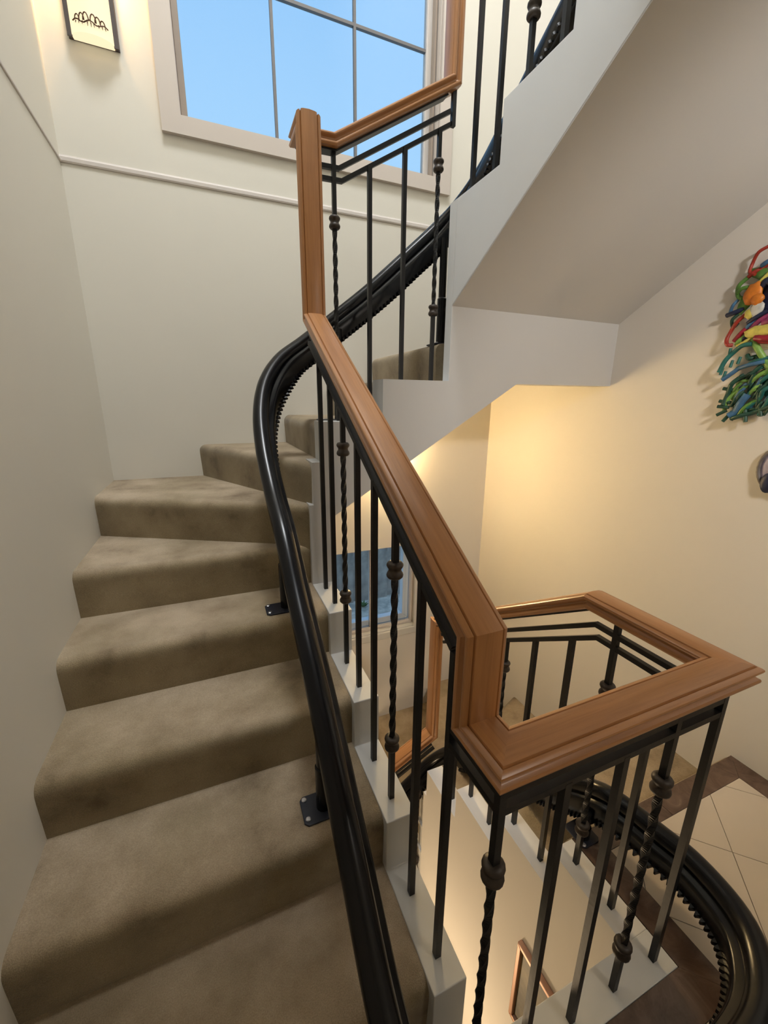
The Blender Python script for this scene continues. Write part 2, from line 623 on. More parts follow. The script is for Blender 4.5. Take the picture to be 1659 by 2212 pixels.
# lower window
win2 = thing('window_2', 'small white framed window below the stairs looking onto a plank fence', 'window', (0, 0, 0))
win2['kind'] = 'structure'
mitre_frame(win2, V0 - .05, V1 + .03, VZ0 - .05, VZ1 + .01, .055, YFL - .018, YFL, 'white', 'casing', faces=('l', 'r', 'b'))
mitre_frame(win2, V0, V1, VZ0, VZ1, .012, YFL - .002, YFL + .15, 'white', 'jamb_lining', faces=('l', 'r', 'b'), bev=0)
mitre_frame(win2, V0 + .012, V1 - .012, VZ0 + .012, VZ1, .022, YFL + .04, YFL + .08, 'trim', 'sash_frame', faces=('l', 'r', 'b'))
mitre_frame(win2, V0 + .034, V1 - .034, VZ0 + .034, VZ1, .050, YFL + .085, YFL + .14, 'pvc', 'outer_frame', faces=('l', 'r', 'b'))
box_obj('mullion', (1.005, 1.032, YFL + .05, YFL + .085, VZ0 + .035, VZ1), 'trim', win2)
for a, b in ((V0 + .07, 1.005), (1.032, V1 - .07)):
    box_obj('pane', (a, b, YFL + .064, YFL + .068, VZ0 + .035, VZ1), 'glass', win2)

# ------------------------------------------------------------------ carpeted stair


def step(parent, front, back, z0, z1, r=.034, name='step'):
    """front: two plan points of the nosing; back: the other plan points, going round from front[1] to front[0]"""
    P0, P1 = Vector(front[0]), Vector(front[1])
    Q = [Vector(q) for q in back]
    e = (P1 - P0).normalized()
    n = Vector((-e.y, e.x))
    cen = sum(Q, Vector((0, 0))) / len(Q)
    if (cen - P0).dot(n) < 0:
        n = -n
    e0 = (Q[-1] - P0).normalized()
    e1 = (Q[0] - P1).normalized()
    k0 = e0 / max(.3, e0.dot(n))
    k1 = e1 / max(.3, e1.dot(n))
    lay = [(0.006, z0), (0.0, z1 - r - .02)]
    for i in range(7):
        a = math.pi / 2 * i / 6
        lay.append((r * (1 - math.cos(a)), z1 - r + r * math.sin(a)))
    bm = bmesh.new()
    f0 = [bm.verts.new((*(P0 + k0 * d), z)) for d, z in lay]
    f1 = [bm.verts.new((*(P1 + k1 * d), z)) for d, z in lay]
    qt = [bm.verts.new((*q, z1)) for q in Q]
    qb = [bm.verts.new((*q, z0)) for q in Q]
    for i in range(len(lay) - 1):
        f = bm.faces.new((f0[i], f1[i], f1[i + 1], f0[i + 1]))
    bm.faces.new([f0[-1], f1[-1]] + qt)
    bm.faces.new([f1[0], f0[0]] + list(reversed(qb)))
    for i in range(len(Q) - 1):
        bm.faces.new((qt[i], qb[i], qb[i + 1], qt[i + 1]))
    bm.faces.new([f1[i] for i in range(len(lay))][::-1] + [qb[0], qt[0]])
    bm.faces.new([f0[i] for i in range(len(lay))] + [qt[-1], qb[-1]])
    return obj(name, bm, 'carpet', parent, smooth=35)


up = thing('staircase', 'beige carpeted staircase climbing past the window and turning back overhead', 'stairs', (0, 0, FLOOR))
up.location = (0, 0, 0)
for k in range(4):                                # straight steps
    z0 = FLOOR if k == 0 else T[k - 1] - .02
    step(up, [(XL, RY[k]), (CX0, RY[k])], [(CX0, RY[k + 1] + .04), (XL, RY[k + 1] + .04)], z0, T[k])
# winders
step(up, [(XL, 1.64), (CX0, 1.632)], [(CX0 + .05, 1.70), (CX0 + .05, YF), (XL, YF)], T[3] - .02, T[4])
step(up, [(XL, 2.085), (.352, 1.622)], [(.43, 1.70), (.43, YF), (XL, YF)], T[4] - .02, T[5])
step(up, [(-.068, YF), (.362, 1.628)], [(.40, 1.70), (.46, 1.74), (.46, YF)], T[5] - .02, T[6])
# flight along the window wall
step(up, [(.408, YF), (.408, BYB - .01)], [(.70, BYB - .01), (.70, YF)], T[6] - .02, T[7])
step(up, [(.672, YF), (.672, BYB - .01)], [(1.0, BYB - .01), (1.0, YF)], T[7] - .02, T[8])
step(up, [(.968, YF), (.968, BYB - .01)], [(1.30, BYB - .01), (1.30, YF)], T[8] - .015, T[9])
box_obj('step', (1.30, 1.62, BYB - .01, YF, .15, T[9]), 'carpet', up)
step(up, [(1.55, YF), (1.02, 1.70)], [(1.06, 1.66), (XR, 1.66), (XR, YF)], T[9] - .02, T[10])
step(up, [(XR, 2.13), (1.04, 1.68)], [(1.06, 1.64), (XR, 1.64)], T[10] - .02, T[11])
step(up, [(XR, 1.63), (XC + .08, 1.63)], [(XC + .08, 1.30), (XR, 1.30)], T[11] - .02, T[12])
step(up, [(XR, 1.35), (XC + .08, 1.35)], [(XC + .08, 1.02), (XR, 1.02)], T[12] - .02, T[13])
step(up, [(XR, 1.07), (XC + .08, 1.07)], [(XC + .08, .74), (XR, .74)], T[13] - .02, T[14])
step(up, [(XR, .79), (XC + .08, .79)], [(XC + .08, .62), (XR, .62)], T[14] - .02, T[15])
# kerb / stringer of the first flight
f = .022
pts = [(.372, FLOOR + .001), (RY[0] - f, FLOOR + .001)]
for k in range(4):
    pts += [(RY[k] - f, T[k] + .004), ((RY[k + 1] - f) if k < 3 else BYF, T[k] + .004)]
pts += [(BYF, T[3] - .33), (.372, FLOOR - .33)]
prism_obj('stringer', pts, 'x', CX0, CX1, 'white', up, bevel=.0025)
# stringer along the window wall (stepped top, sloping foot)
pts = [(CX0, -1.10), (CX0, T[5] + .004), (.362, T[5] + .004), (.362, T[6] + .004), (.404, T[6] + .004), (.404, T[7] + .004),
       (.666, T[7] + .004), (.666, T[8] + .004), (XR, T[8] + .004), (XR, .082), (1.345, .079), (.442, -.478), (.442, -1.02)]
prism_obj('stringer', pts, 'y', BYF, BYB, 'stringer', up)
prism_obj('bulkhead', [(XC + .001, T[8] + .004), (XR, T[8] + .004), (XR, .40), (XC + .001, .385)], 'y', BYF, 1.66, 'stringer', up)
# stringer of the returning flight
pts = [(BYF, .386), (BYF, T[12]), (1.352, T[12]), (1.352, T[13]), (1.072, T[13]), (1.072, T[14]), (.79, T[14]), (.79, T[15]), (.66, T[15]), (.66, .958)]
prism_obj('stringer', pts, 'x', XC, XC + .085, 'white_window_lit', up, bevel=.0015)
box_obj('corner_pier', (XC, XC + .085, BYF + .0005, 1.662, T[8] + .004, T[12]), 'white_window_lit', up)
# soffits
prism_obj('soffit', [(BYF, .381), (.66, .953), (.66, 1.0), (BYF + .02, .45)], 'x', XC + .0005, XR, 'stringer', up)
prism_obj('soffit', [(.442, -.476), (1.345, .081), (1.345, .135), (XR, .135), (XR, .145), (1.33, .145), (.42, -.44)], 'y', BYB - .01, YFL, 'stringer', up)
prism_obj('soffit', [(XL, 1.62), (CX0, 1.62), (.46, 1.70), (.46, YFL), (XL, YFL)], 'z', -1.12, -1.06, 'stringer', up)
prism_obj('soffit', [(.526, FLOOR - .25), (1.63, -1.06), (1.63, -1.02), (.526, FLOOR - .05)], 'x', XL, CX0, 'stringer', up)

# descending stair on the right
dn = thing('staircase', 'beige carpeted staircase going down beside the right wall below the landing', 'stairs', (0, 0, 0))
DY = [.735, 1.013, 1.295, 1.60]
DT = [FLOOR, -1.651, -1.8265, -2.002]
WT = [-2.178, -2.353, -2.53, -2.70, -2.875, -3.05]
step(dn, [(XR, DY[0] + .022), (1.034, DY[0] + .022)], [(1.034, .60), (XR, .60)], DT[1] - .02, DT[0] - .0125)
for k in range(3):
    step(dn, [(XR, DY[k + 1]), (1.034, DY[k + 1])], [(1.034, DY[k] - .03), (XR, DY[k] - .03)], DT[k + 1] - .2, DT[k + 1])
step(dn, [(XR, 2.06), (1.02, 1.66)], [(1.02, 1.56), (XR, 1.56)], WT[0] - .2, WT[0])
step(dn, [(1.52, YFL), (1.0, 1.69)], [(1.02, 1.60), (XR, 1.60), (XR, YFL)], WT[1] - .2, WT[1])
step(dn, [(.968, YFL), (.968, 1.70)], [(1.05, 1.66), (XR, 1.66), (XR, YFL)], WT[2] - .2, WT[2])
step(dn, [(.69, YFL), (.69, 1.70)], [(1.05, 1.70), (1.05, YFL)], WT[3] - .2, WT[3])
step(dn, [(.41, YFL), (.41, 1.70)], [(.76, 1.70), (.76, YFL)], WT[4] - .2, WT[4])
step(dn, [(-.1, YFL), (.36, 1.66)], [(.47, 1.66), (.47, YFL)], WT[5] - .2, WT[5])
pts = [(.461, FLOOR), (DY[0], FLOOR), (DY[0], DT[1] + .003), (DY[1], DT[1] + .003), (DY[1], DT[2] + .003), (DY[2], DT[2] + .003), (DY[2], DT[3] + .003), (1.58, DT[3] + .003),
       (1.58, WT[0]), (BYF, WT[0]), (BYF, -4.0), (.461, -4.0)]
prism_obj('well_wall', pts, 'x', .94, 1.034, 'wall_right', dn, bevel=.002)
prism_obj('stringer', [(1.034, WT[1]), (.985, WT[1]), (.985, WT[2] + .003), (.97, WT[2] + .003), (.97, WT[3] + .003), (.955, WT[3] + .003), (.955, WT[4] + .003), (.40, WT[4] + .003), (.40, -3.5), (1.034, -3.0)],
          'y', BYF, BYB, 'white', dn, bevel=.002)
nk = box_obj('kerb', (CX0, 1.034, .372, .461, FLOOR - .4, FLOOR + .001), 'white', dn, bevel=.002)

# ------------------------------------------------------------------ balustrades
half = [(0, 0.0), (.018, -.0012), (.0238, -.0025), (.0256, -.0075), (.0278, -.0042), (.033, -.006), (.0362, -.009), (.037, -.0125), (.0355, -.0165),
        (.031, -.020), (.0285, -.0235), (.0280, -.028), (.030, -.031), (.0345, -.0335), (.036, -.037), (.0357, -.0415), (.033, -.0465), (.024, -.049)]
half = [(a * 1.09, b * .94) for a, b in half]
RAIL = [(a, b) for a, b in half] + [(-a, b) for a, b in reversed(half[1:])]


def sq(w_, h_, u):
    return [(-w_ / 2, u + h_ / 2), (w_ / 2, u + h_ / 2), (w_ / 2, u - h_ / 2), (-w_ / 2, u - h_ / 2)]


PLATE, BAR1, BAR2 = sq(.042, .006, -.049), sq(.0145, .0145, -.094), sq(.0145, .0145, -.131)
HALFB = .0078


def rails(parent, path, up0=(0, 0, 1), only=None):
    for i, bm in enumerate(mitred(path, RAIL, up0)):
        if only is None or i in only:
            obj('handrail', bm, 'wood', parent, smooth=32)
        else:
            bm.free()


def bars(parent, path, plate=None, only=None):
    if True:
        for pr in (BAR1, BAR2):
            for i_, bm in enumerate(mitred(path, pr, (0, 0, 1))):
                if only is not None and i_ not in only:
                    bm.free()
                    continue
                for f_ in bm.faces:
                    f_.smooth = False
                obj('iron_bar', bm, 'iron', parent)
    if plate is not False:
        for i_, bm in enumerate(mitred(plate or path, PLATE, (0, 0, 1))):
            if only is not None and i_ not in only:
                bm.free()
                continue
            for f_ in bm.faces:
                f_.smooth = False
            obj('rail_plate', bm, 'iron', parent)


COL = [(.010, -.023), (.0165, -.0225), (.0205, -.018), (.0212, -.0135), (.0195, -.008), (.0165, -.004), (.0160, 0), (.0165, .003), (.0195, .0065), (.0212, .011), (.0205, .0155), (.0170, .0195), (.010, .021)]
_bm = bmesh.new()
lathe(_bm, COL, (0, 0, 0), 16)
bmesh.ops.recalc_face_normals(_bm, faces=_bm.faces)
collar_me = bpy.data.meshes.new('collar')
_bm.to_mesh(collar_me)
_bm.free()
for p_ in collar_me.polygons:
    p_.use_smooth = True
collar_me.materials.append(M['collar'])


def baluster(parent, x, y, z0, z1, ztop=None):
    """plain square bar, or (with the rail height ztop) a twisted one with two collars"""
    if ztop is None:
        return box_obj('baluster', (x - HALFB, x + HALFB, y - HALFB, y + HALFB, z0 - .005, z1), 'iron', parent)
    zl, zu = ztop - .79, ztop - .268
    bm = bmesh.new()
    zs = [z0 - .005, zl]
    nseg = 84
    zs += [zl + (zu - zl) * i / nseg for i in range(1, nseg + 1)] + [z1]
    prev = None
    hb = HALFB * .95
    for z in zs:
        t = min(1, max(0, (z - zl) / (zu - zl)))
        a = t * 2 * math.pi * 2.75 + math.pi / 4
        k = hb * math.sqrt(2) * (.90 if 0 < t < 1 else 1)
        ring = [bm.verts.new((x + k * math.cos(a + q * math.pi / 2), y + k * math.sin(a + q * math.pi / 2), z)) for q in range(4)]
        if prev:
            for q in range(4):
                bm.faces.new((prev[q], prev[(q + 1) % 4], ring[(q + 1) % 4], ring[q]))
        else:
            bm.faces.new(list(reversed(ring)))
        prev = ring
    bm.faces.new(prev)
    b = obj('baluster', bm, 'iron', parent)
    for z in (zl, zu):
        c = link('collar', collar_me, None, b)
        c.location = (x, y, z)
    return b


ZR = -.53                                     # level rail on the landing
SA = (.30 + .36) / (1.575 - .47)
A = lambda y: -.36 + (y - .47) * SA           # rail height over the first flight
SD = .62
D = lambda y: ZR - SD * max(0, y - .765)
SB = (1.178 - .905) / (.95 - .49)
B = lambda x: .905 + max(0, x - .49) * SB
full = [(BX1, 1.60, D(1.60)), (BX1, .765, ZR), (BX1, NY, ZR), (BX0, NY, ZR), (BX0, .47, ZR), (BX0, .47, -.36), (BX0, 1.575, .30), (BX0, 1.575, .90),
        (BX0, 1.685, .90), (.49, 1.685, .903), (.95, 1.685, 1.178), (.95, 1.685, 1.74), (1.0, 1.685, 1.74), (1.0, 1.60, 1.74), (1.0, .66, 2.33)]
bl = thing('balustrade', 'black iron balustrade with level wooden handrail around the landing edge', 'balustrade', (0, 0, 0), 'stair balustrades')
ba = thing('balustrade', 'black iron balustrade with long wooden handrail sloping up the left flight', 'balustrade', (0, 0, 0), 'stair balustrades')
bb = thing('balustrade', 'black iron balustrade with wooden handrail in front of the upper window', 'balustrade', (0, 0, 0), 'stair balustrades')
bd = thing('balustrade', 'black iron balustrade with wooden handrail going down beside the right wall', 'balustrade', (0, 0, 0), 'stair balustrades')
rails(bd, full, only=(0,))
rails(bl, full, only=(1, 2, 3))
rails(ba, full, only=(4, 5, 6))
rails(bb, full, only=(7, 8, 9, 10, 11, 12, 13))
# landing iron
lpath = [(BX1, 1.62, D(1.62)), (BX1, .765, ZR), (BX1, NY, ZR), (BX0, NY, ZR)]
bars(bl, lpath + [(BX0, .575, ZR)], lpath + [(BX0, .50, ZR)], (1, 2, 3))
for x, tw in ((BX0, 1), (.535, 0), (.685, 0), (.832, 1), (BX1, 0)):
    baluster(bl, x, NY, FLOOR, ZR - (.052 if tw or x == BX1 else .131), ZR if tw else None)
baluster(bl, BX1, .54, FLOOR, ZR - .131)
baluster(bl, BX1, .672, FLOOR, ZR - .052, ZR)
# first flight iron
cA = math.hypot(1, SA)
bars(ba, [(BX0, .505, A(.505)), (BX0, 1.62, A(1.62))], plate=[(BX0, .56, A(.56)), (BX0, 1.56, A(1.56))])
for i, (y, k) in enumerate(((.566, 0), (.706, 0), (.849, 1), (.989, 1), (1.129, 2), (1.268, 2), (1.412, 3), (1.55, 3))):
    tw = i in (2, 5)
    baluster(ba, BX0, y, T[k] + .004, A(y) - .131 * cA, A(y) if tw else None)
# window-wall iron
bpath = [(BX0, 1.60, .90), (BX0, 1.685, .90), (.49, 1.685, .903), (.922, 1.685, B(.922))]
bars(bb, bpath)
cB = math.hypot(1, SB)
baluster(bb, .497, 1.685, T[7] + .004, .85, .905)
baluster(bb, .636, 1.685, T[7] + .004, B(.636) - .131 * cB)
baluster(bb, .780, 1.685, T[8] + .004, B(.780) - .131 * cB)
baluster(bb, .927, 1.685, T[8] + .004, B(.927) - .131 * cB, B(.927))
box_obj('post', (.983 - .008, .983 + .008, 1.685 - .008, 1.685 + .008, B(.983) - .165, B(.983) - .05), 'iron', bb)
for i, (y, k) in enumerate(((1.567, 12), (1.428, 12), (1.285, 13), (1.145, 13), (1.0, 14), (.86, 14))):
    zt = 1.74 + .63 * (1.60 - y)
    baluster(bb, 1.012, y, T[k], zt - .15, (zt if i != 2 else T[13] + .19 + .79) if i in (2, 5) else None)
# descending iron
bars(bd, lpath, None, (0,))
cD = math.hypot(1, SD)
for i, (y, k) in enumerate(((.81, 1), (.957, 1), (1.10, 2), (1.242, 2), (1.387, 3))):
    baluster(bd, BX1, y, DT[k] + .003, D(y) - .131 * cD, D(y) if i == 2 else None)
# lower gooseneck and the rail of the next flight down
be = thing('balustrade', 'black iron balustrade with orange lit handrail low down behind the stair well', 'balustrade', (0, 0, 0), 'stair balustrades')
SE = .52
E_ = lambda x: -1.80 - SE * (.972 - x)
for bm in mitred([(.972, 1.645, -1.10), (.972, 1.645, -1.80), (.40, 1.645, E_(.40))], RAIL, (-1, 0, 0)):
    obj('handrail', bm, 'wood', be, smooth=32)
bars(be, [(.42, 1.645, E_(.42)), (.955, 1.645, E_(.955))])
baluster(be, .932, 1.66, WT[4] + .003, E_(.932) - .14, -1.985)
baluster(be, .79, 1.66, WT[4] + .003, E_(.79) - .14)
baluster(be, .645, 1.66, WT[4] + .003, E_(.645) - .14)

# ------------------------------------------------------------------ stairlift rail
lift = thing('stairlift_rail', 'glossy black stairlift rail with toothed rack winding up the stairs on feet', 'stairlift rail', (0, 0, 0))
lp = [(.50, 1.80, -2.62), (.75, 1.79, -2.44), (.937, 1.78, -2.29), (1.07, 1.77, -2.175), (1.15, 1.68, -2.04), (1.165, 1.5, -1.88), (1.16, 1.25, -1.69), (1.145, .98, -1.50),
      (1.135, .76, -1.325), (1.155, .673, -1.30), (1.176, .557, -1.30), (1.19, .455, -1.30), (1.165, .335, -1.30), (1.095, .255, -1.30), (.985, .205, -1.30), (.80, .19, -1.295),
      (.48, .19, -1.285), (.30, .22, -1.265), (.215, .31, -1.215), (.197, .439, -1.124), (.195, .62, -.965), (.195, .798, -.815), (.195, .961, -.696), (.192, 1.14, -.565), (.188, 1.30, -.425), (.182, 1.46, -.315),
      (.178, 1.60, -.185), (.188, 1.71, -.055), (.224, 1.790, .06), (.295, 1.838, .155), (.40, 1.85, .232), (.55, 1.85, .345), (.70, 1.85, .462), (.86, 1.85, .60), (1.02, 1.84, .742), (1.10, 1.79, .83),
      (1.145, 1.69, .925), (1.15, 1.55, 1.02), (1.15, 1.40, 1.12), (1.15, 1.2, 1.245), (1.15, .7, 1.555)]
path = spline(lp, 9)
# resample evenly
res_ = [path[0]]
acc = 0
stepL = .02
for a, b in zip(path, path[1:]):
    seg = (b - a).length
    t = stepL - acc
    while t < seg:
        res_.append(a.lerp(b, t / seg))
        t += stepL
    acc = (acc + seg) % stepL
path = res_


def lift_frames():
    out = []
    for i in range(len(path)):
        d = (path[min(i + 2, len(path) - 1)] - path[max(i - 2, 0)]).normalized()
        s = d.cross(Vector((0, 0, 1)))
        s.normalize()
        u = s.cross(d).normalized()
        out.append((d, s, u))
    return out


LF = lift_frames()


def lift_sweep(name, prof, smooth=True):
    bm = bmesh.new()
    prev = None
    for p, (d, s, u) in zip(path, LF):
        ring = [bm.verts.new(p + s * a + u * b) for a, b in prof]
        if prev:
            for k in range(len(prof)):
                bm.faces.new((prev[k], prev[(k + 1) % len(prof)], ring[(k + 1) % len(prof)], ring[k]))
        else:
            bm.faces.new(list(reversed(ring)))
        prev = ring
    bm.faces.new(prev)
    return obj(name, bm, 'lift', lift, smooth=50)


circ = lambda r, cx, cy, n: [(cx + r * math.cos(2 * math.pi * k / n), cy + r * math.sin(2 * math.pi * k / n)) for k in range(n)]
lift_sweep('main_tube', circ(.031, 0, 0, 18))
lift_sweep('rack_carrier', [(-.004, -.012), (.044, -.016), (.050, -.024), (.052, -.034), (.052, -.076), (.047, -.085), (.036, -.088), (-.006, -.088), (-.016, -.080), (-.018, -.03)])
bm = bmesh.new()
for i in range(1, len(path) - 1):
    d, s, u = LF[i]
    c = path[i] + s * .046 + u * -.078
    hd = Vector((d.x, d.y, d.z))
    a, b = c - hd * .0085, c + hd * .0085
    tip = path[i] + s * .061 + u * -.083
    v = [bm.verts.new(q) for q in (a + u * .008, b + u * .008, b - u * .008, a - u * .008)]
    w_ = [bm.verts.new(q) for q in (tip - hd * .0022 + u * .006, tip + hd * .0022 + u * .006, tip + hd * .0022 - u * .005, tip - hd * .0022 - u * .005)]
    bm.faces.new(v)
    bm.faces.new(list(reversed(w_)))
    for k in range(4):
        bm.faces.new((v[k], v[(k + 1) % 4], w_[(k + 1) % 4], w_[k]))
rk = obj('rack_teeth', bm, 'lift', lift)
rk['kind'] = 'stuff'


def nearest(x, y):
    return min(path, key=lambda p: (p.x - x) ** 2 + (p.y - y) ** 2 + (0 if True else 0))


def support(x, y, zf, ztop, plate, bolts):
    bm = bmesh.new()
    prof = [(.021, zf), (.021, zf + (ztop - zf) * .45), (.017, zf + (ztop - zf) * .46), (.017, ztop)]
    lathe(bm, prof, (x, y, 0), 14)
    po = obj('support_post', bm, 'lift', lift, smooth=40)
    bm = bmesh.new()
    prism(bm, plate, 'z', zf, zf + .006)
    obj('foot_plate', bm, 'lift_plate', po, bevel=.0015)
    for bx, by in bolts:
        bm = bmesh.new()
        lathe(bm, [(.0075, zf + .006), (.0075, zf + .009), (.0055, zf + .0105), (.003, zf + .0107)], (bx, by, 0), 10)
        obj('bolt', bm, 'steel', po, smooth=30)


def pl(x0, x1, y0, y1, c=.01):
    return [(x0 + c, y0), (x1 - c, y0), (x1, y0 + c), (x1, y1 - c), (x1 - c, y1), (x0 + c, y1), (x0, y1 - c), (x0, y0 + c)]


support(.198, .897, T[1], -.80, pl(.136, .245, .855, .945), [(.148, .932), (.148, .872)])
support(.205, 1.452, T[3], -.37, pl(.128, .245, 1.408, 1.492), [(.140, 1.478), (.140, 1.422)])
support(1.028, 1.79, T[9] + .0, .69, pl(.98, 1.06, 1.745, 1.845), [(.992, 1.76)])
support(.535, 1.80, T[7] + .0, .29, pl(.44, .58, 1.755, 1.85), [(.452, 1.768), (.452, 1.838)])
support(1.075, .725, FLOOR + .001, -1.36, pl(1.04, 1.12, .69, .78), [(1.05, .70)])

# ------------------------------------------------------------------ wall lamps


def sconce(x, yw, z0, label, energy, glass):
    t = thing('wall_sconce', label, 'wall lamp', (x, yw, z0), 'warm wall sconces')
    hw, h, dep = .092, .34, .085
    bm = bmesh.new()
    box(bm, -hw, hw, -.006, 0, 0, h)
    obj('back_plate', bm, 'sconce_metal', t)
    for sg in (-1, 1):
        bm = bmesh.new()
        a, b = sorted((sg * hw, sg * (hw - .018)))
        box(bm, a, b, -.036, -.030, -.008, h)
        for zz in (.0, h - .02):
            box(bm, a + .004, b - .004, -.0301, -.006, zz, zz + .012)
        obj('side_strip', bm, 'sconce_metal', t)
    # bow-front glass
    nx = 14
    outer, inner = [], []
    for i in range(nx + 1):
        q = -1 + 2 * i / nx
        yy = -.034 - (dep - .034) * math.sqrt(max(0, 1 - q * q * .92)) + (dep - .034) * math.sqrt(.08)
        outer.append((q * (hw - .015), yy))
        inner.append((q * (hw - .019), yy + .005))
    bm = bmesh.new()
    prism(bm, outer + inner[::-1], 'z', .004, h - .004)
    g = obj('glass_shade', bm, glass, t, smooth=40)
    bm = bmesh.new()
    prism(bm, [p for p in outer] + [(hw - .019, -.008), (-hw + .019, -.008)], 'z', -.002, .004)
    obj('glass_base', bm, glass, t)
    # cast ornament near the foot of the glass: a leafy crest
    bm = bmesh.new()
    def onshade(px, pz, o=.004):
        q = max(-1, min(1, px / (hw - .015)))
        return (px, -.034 - (dep - .034) * math.sqrt(max(0, 1 - q * q * .92)) + (dep - .034) * math.sqrt(.08) - o, pz)
    for cx in (-.045, -.028, -.013, .013, .028, .045):
        arc = [onshade(cx + (.5 - abs(cx) * 3) * .055 * math.cos(a) * (1 if cx > 0 else -1) * .4, .036 + (.030 - abs(cx) * .28) * math.sin(a)) for a in [math.pi * k / 8 for k in range(9)]]
        tube(bm, arc, .0022, 6)
    tube(bm, [onshade(-.062 + .124 * k / 12, .034 + .006 * math.sin(k * 1.3)) for k in range(13)], .0024, 6)
    for cx in (-.05, -.038, -.026, -.008, .004, .014, .03, .042, .052):
        tube(bm, [onshade(cx, .033), onshade(cx * 1.04, .018 + abs(cx) * .15)], [.0022, .0008], 6)
    obj('ornament', bm, 'bronze', t, smooth=60)
    l = lamp('sconce_bulb', 'POINT', (0, -.032, .22), energy, (1, .58, .22), .022)
    l.parent = t
    return t


sconce(-.302, YF, 1.451, 'lit bow-fronted glass sconce with dark metal edges on the wall beside the upper window', 7.0, 'sconce_glass')
sconce(1.135, YFL, -.53, 'lit glass sconce on the yellow lit wall below the stairs, mostly behind the handrail', 14.0, 'sconce_glass_lower')

# ------------------------------------------------------------------ picture on the well wall
pic = thing('picture_frame', 'copper framed dark picture hanging low on the wall of the stair well', 'picture', (.94, .62, -2.24))
px0, px1, pz0, pz1, fw = .36, .80, -2.46, -2.03, .019
for nm, pts in (('t', [(px0, pz1), (px1, pz1), (px1 - fw, pz1 - fw), (px0 + fw, pz1 - fw)]), ('b', [(px0, pz0), (px0 + fw, pz0 + fw), (px1 - fw, pz0 + fw), (px1, pz0)]),
                ('l', [(px1, pz0), (px1 - fw, pz0 + fw), (px1 - fw, pz1 - fw), (px1, pz1)]), ('r', [(px0, pz0), (px0, pz1), (px0 + fw, pz1 - fw), (px0 + fw, pz0 + fw)])):
    o = prism_obj('frame_side', [(a - .62, b + 2.24) for a, b in pts], 'x', -.022, 0, 'frame_copper', pic, bevel=.003)
box_obj('print', (-.008, -.001, px0 + fw - .62, px1 - fw - .62, pz0 + fw + 2.24, pz1 - fw + 2.24), 'mount', pic)

# ------------------------------------------------------------------ colourful wall sculpture on the right wall
art = thing('wall_sculpture', 'brightly painted openwork metal wall sculpture of loops, flowers and spiky foliage', 'sculpture', (XR, .9, .2))
RED, GRN, DGR, BLU, NAV, YEL, ORG, MAG, TEA, LIM, CRI, WHT = (.35, .035, .02), (.10, .24, .045), (.02, .075, .05), (.06, .16, .30), (.012, .02, .06), (.62, .55, .12), (.65, .20, .02), (.30, .045, .13), (.02, .14, .12), (.20, .38, .08), (.30, .012, .03), (.6, .6, .55)
PA = {'red': RED, 'green': GRN, 'dark_green': DGR, 'blue': BLU, 'navy': NAV, 'yellow': YEL, 'orange': ORG, 'magenta': MAG, 'teal': TEA, 'lime': LIM, 'crimson': CRI, 'pale': WHT}


def wp(cx, cy, dx=.02):
    """crop pixel of the sculpture -> wall plane (y, z), linear map fitted on the wall"""
    # wall coordinates: columns run towards the viewer (-y), rows run down (-z)
    a, b = (cx - 500) / 1000, (cy - 1000) / 1000
    y = 1.03 - .289 * a - .065 * b + .043 * a * a
    z = .285 - .041 * a - .313 * b + .047 * a * b
    return Vector((-dx, y - .9, z - .2))


def stroke(name, col, pts, r=.007, dx=.02, flat=None):
    P_ = spline([wp(a, b, dx + .006 * math.sin(i * 2.1)) for i, (a, b) in enumerate(pts)], 6)
    bm = bmesh.new()
    tube(bm, P_, r, 7)
    return obj(name, bm, paint(col, PA[col]), art, smooth=60)


def blob(name, col, cx, cy, ry, rz, rot=0, dx=.02, th=.008):
    c = wp(cx, cy, dx)
    bm = bmesh.new()
    bmesh.ops.create_uvsphere(bm, u_segments=14, v_segments=8, radius=1)
    for v in bm.verts:
        k = 1 + .12 * math.sin(v.co.y * 7 + cx) * math.cos(v.co.z * 6 + cy)
        y, z = v.co.y * ry * k, v.co.z * rz * k
        v.co = c + Vector((v.co.x * th, y * math.cos(rot) - z * math.sin(rot), y * math.sin(rot) + z * math.cos(rot)))
    return obj(name, bm, paint(col, PA[col]), art, smooth=60)


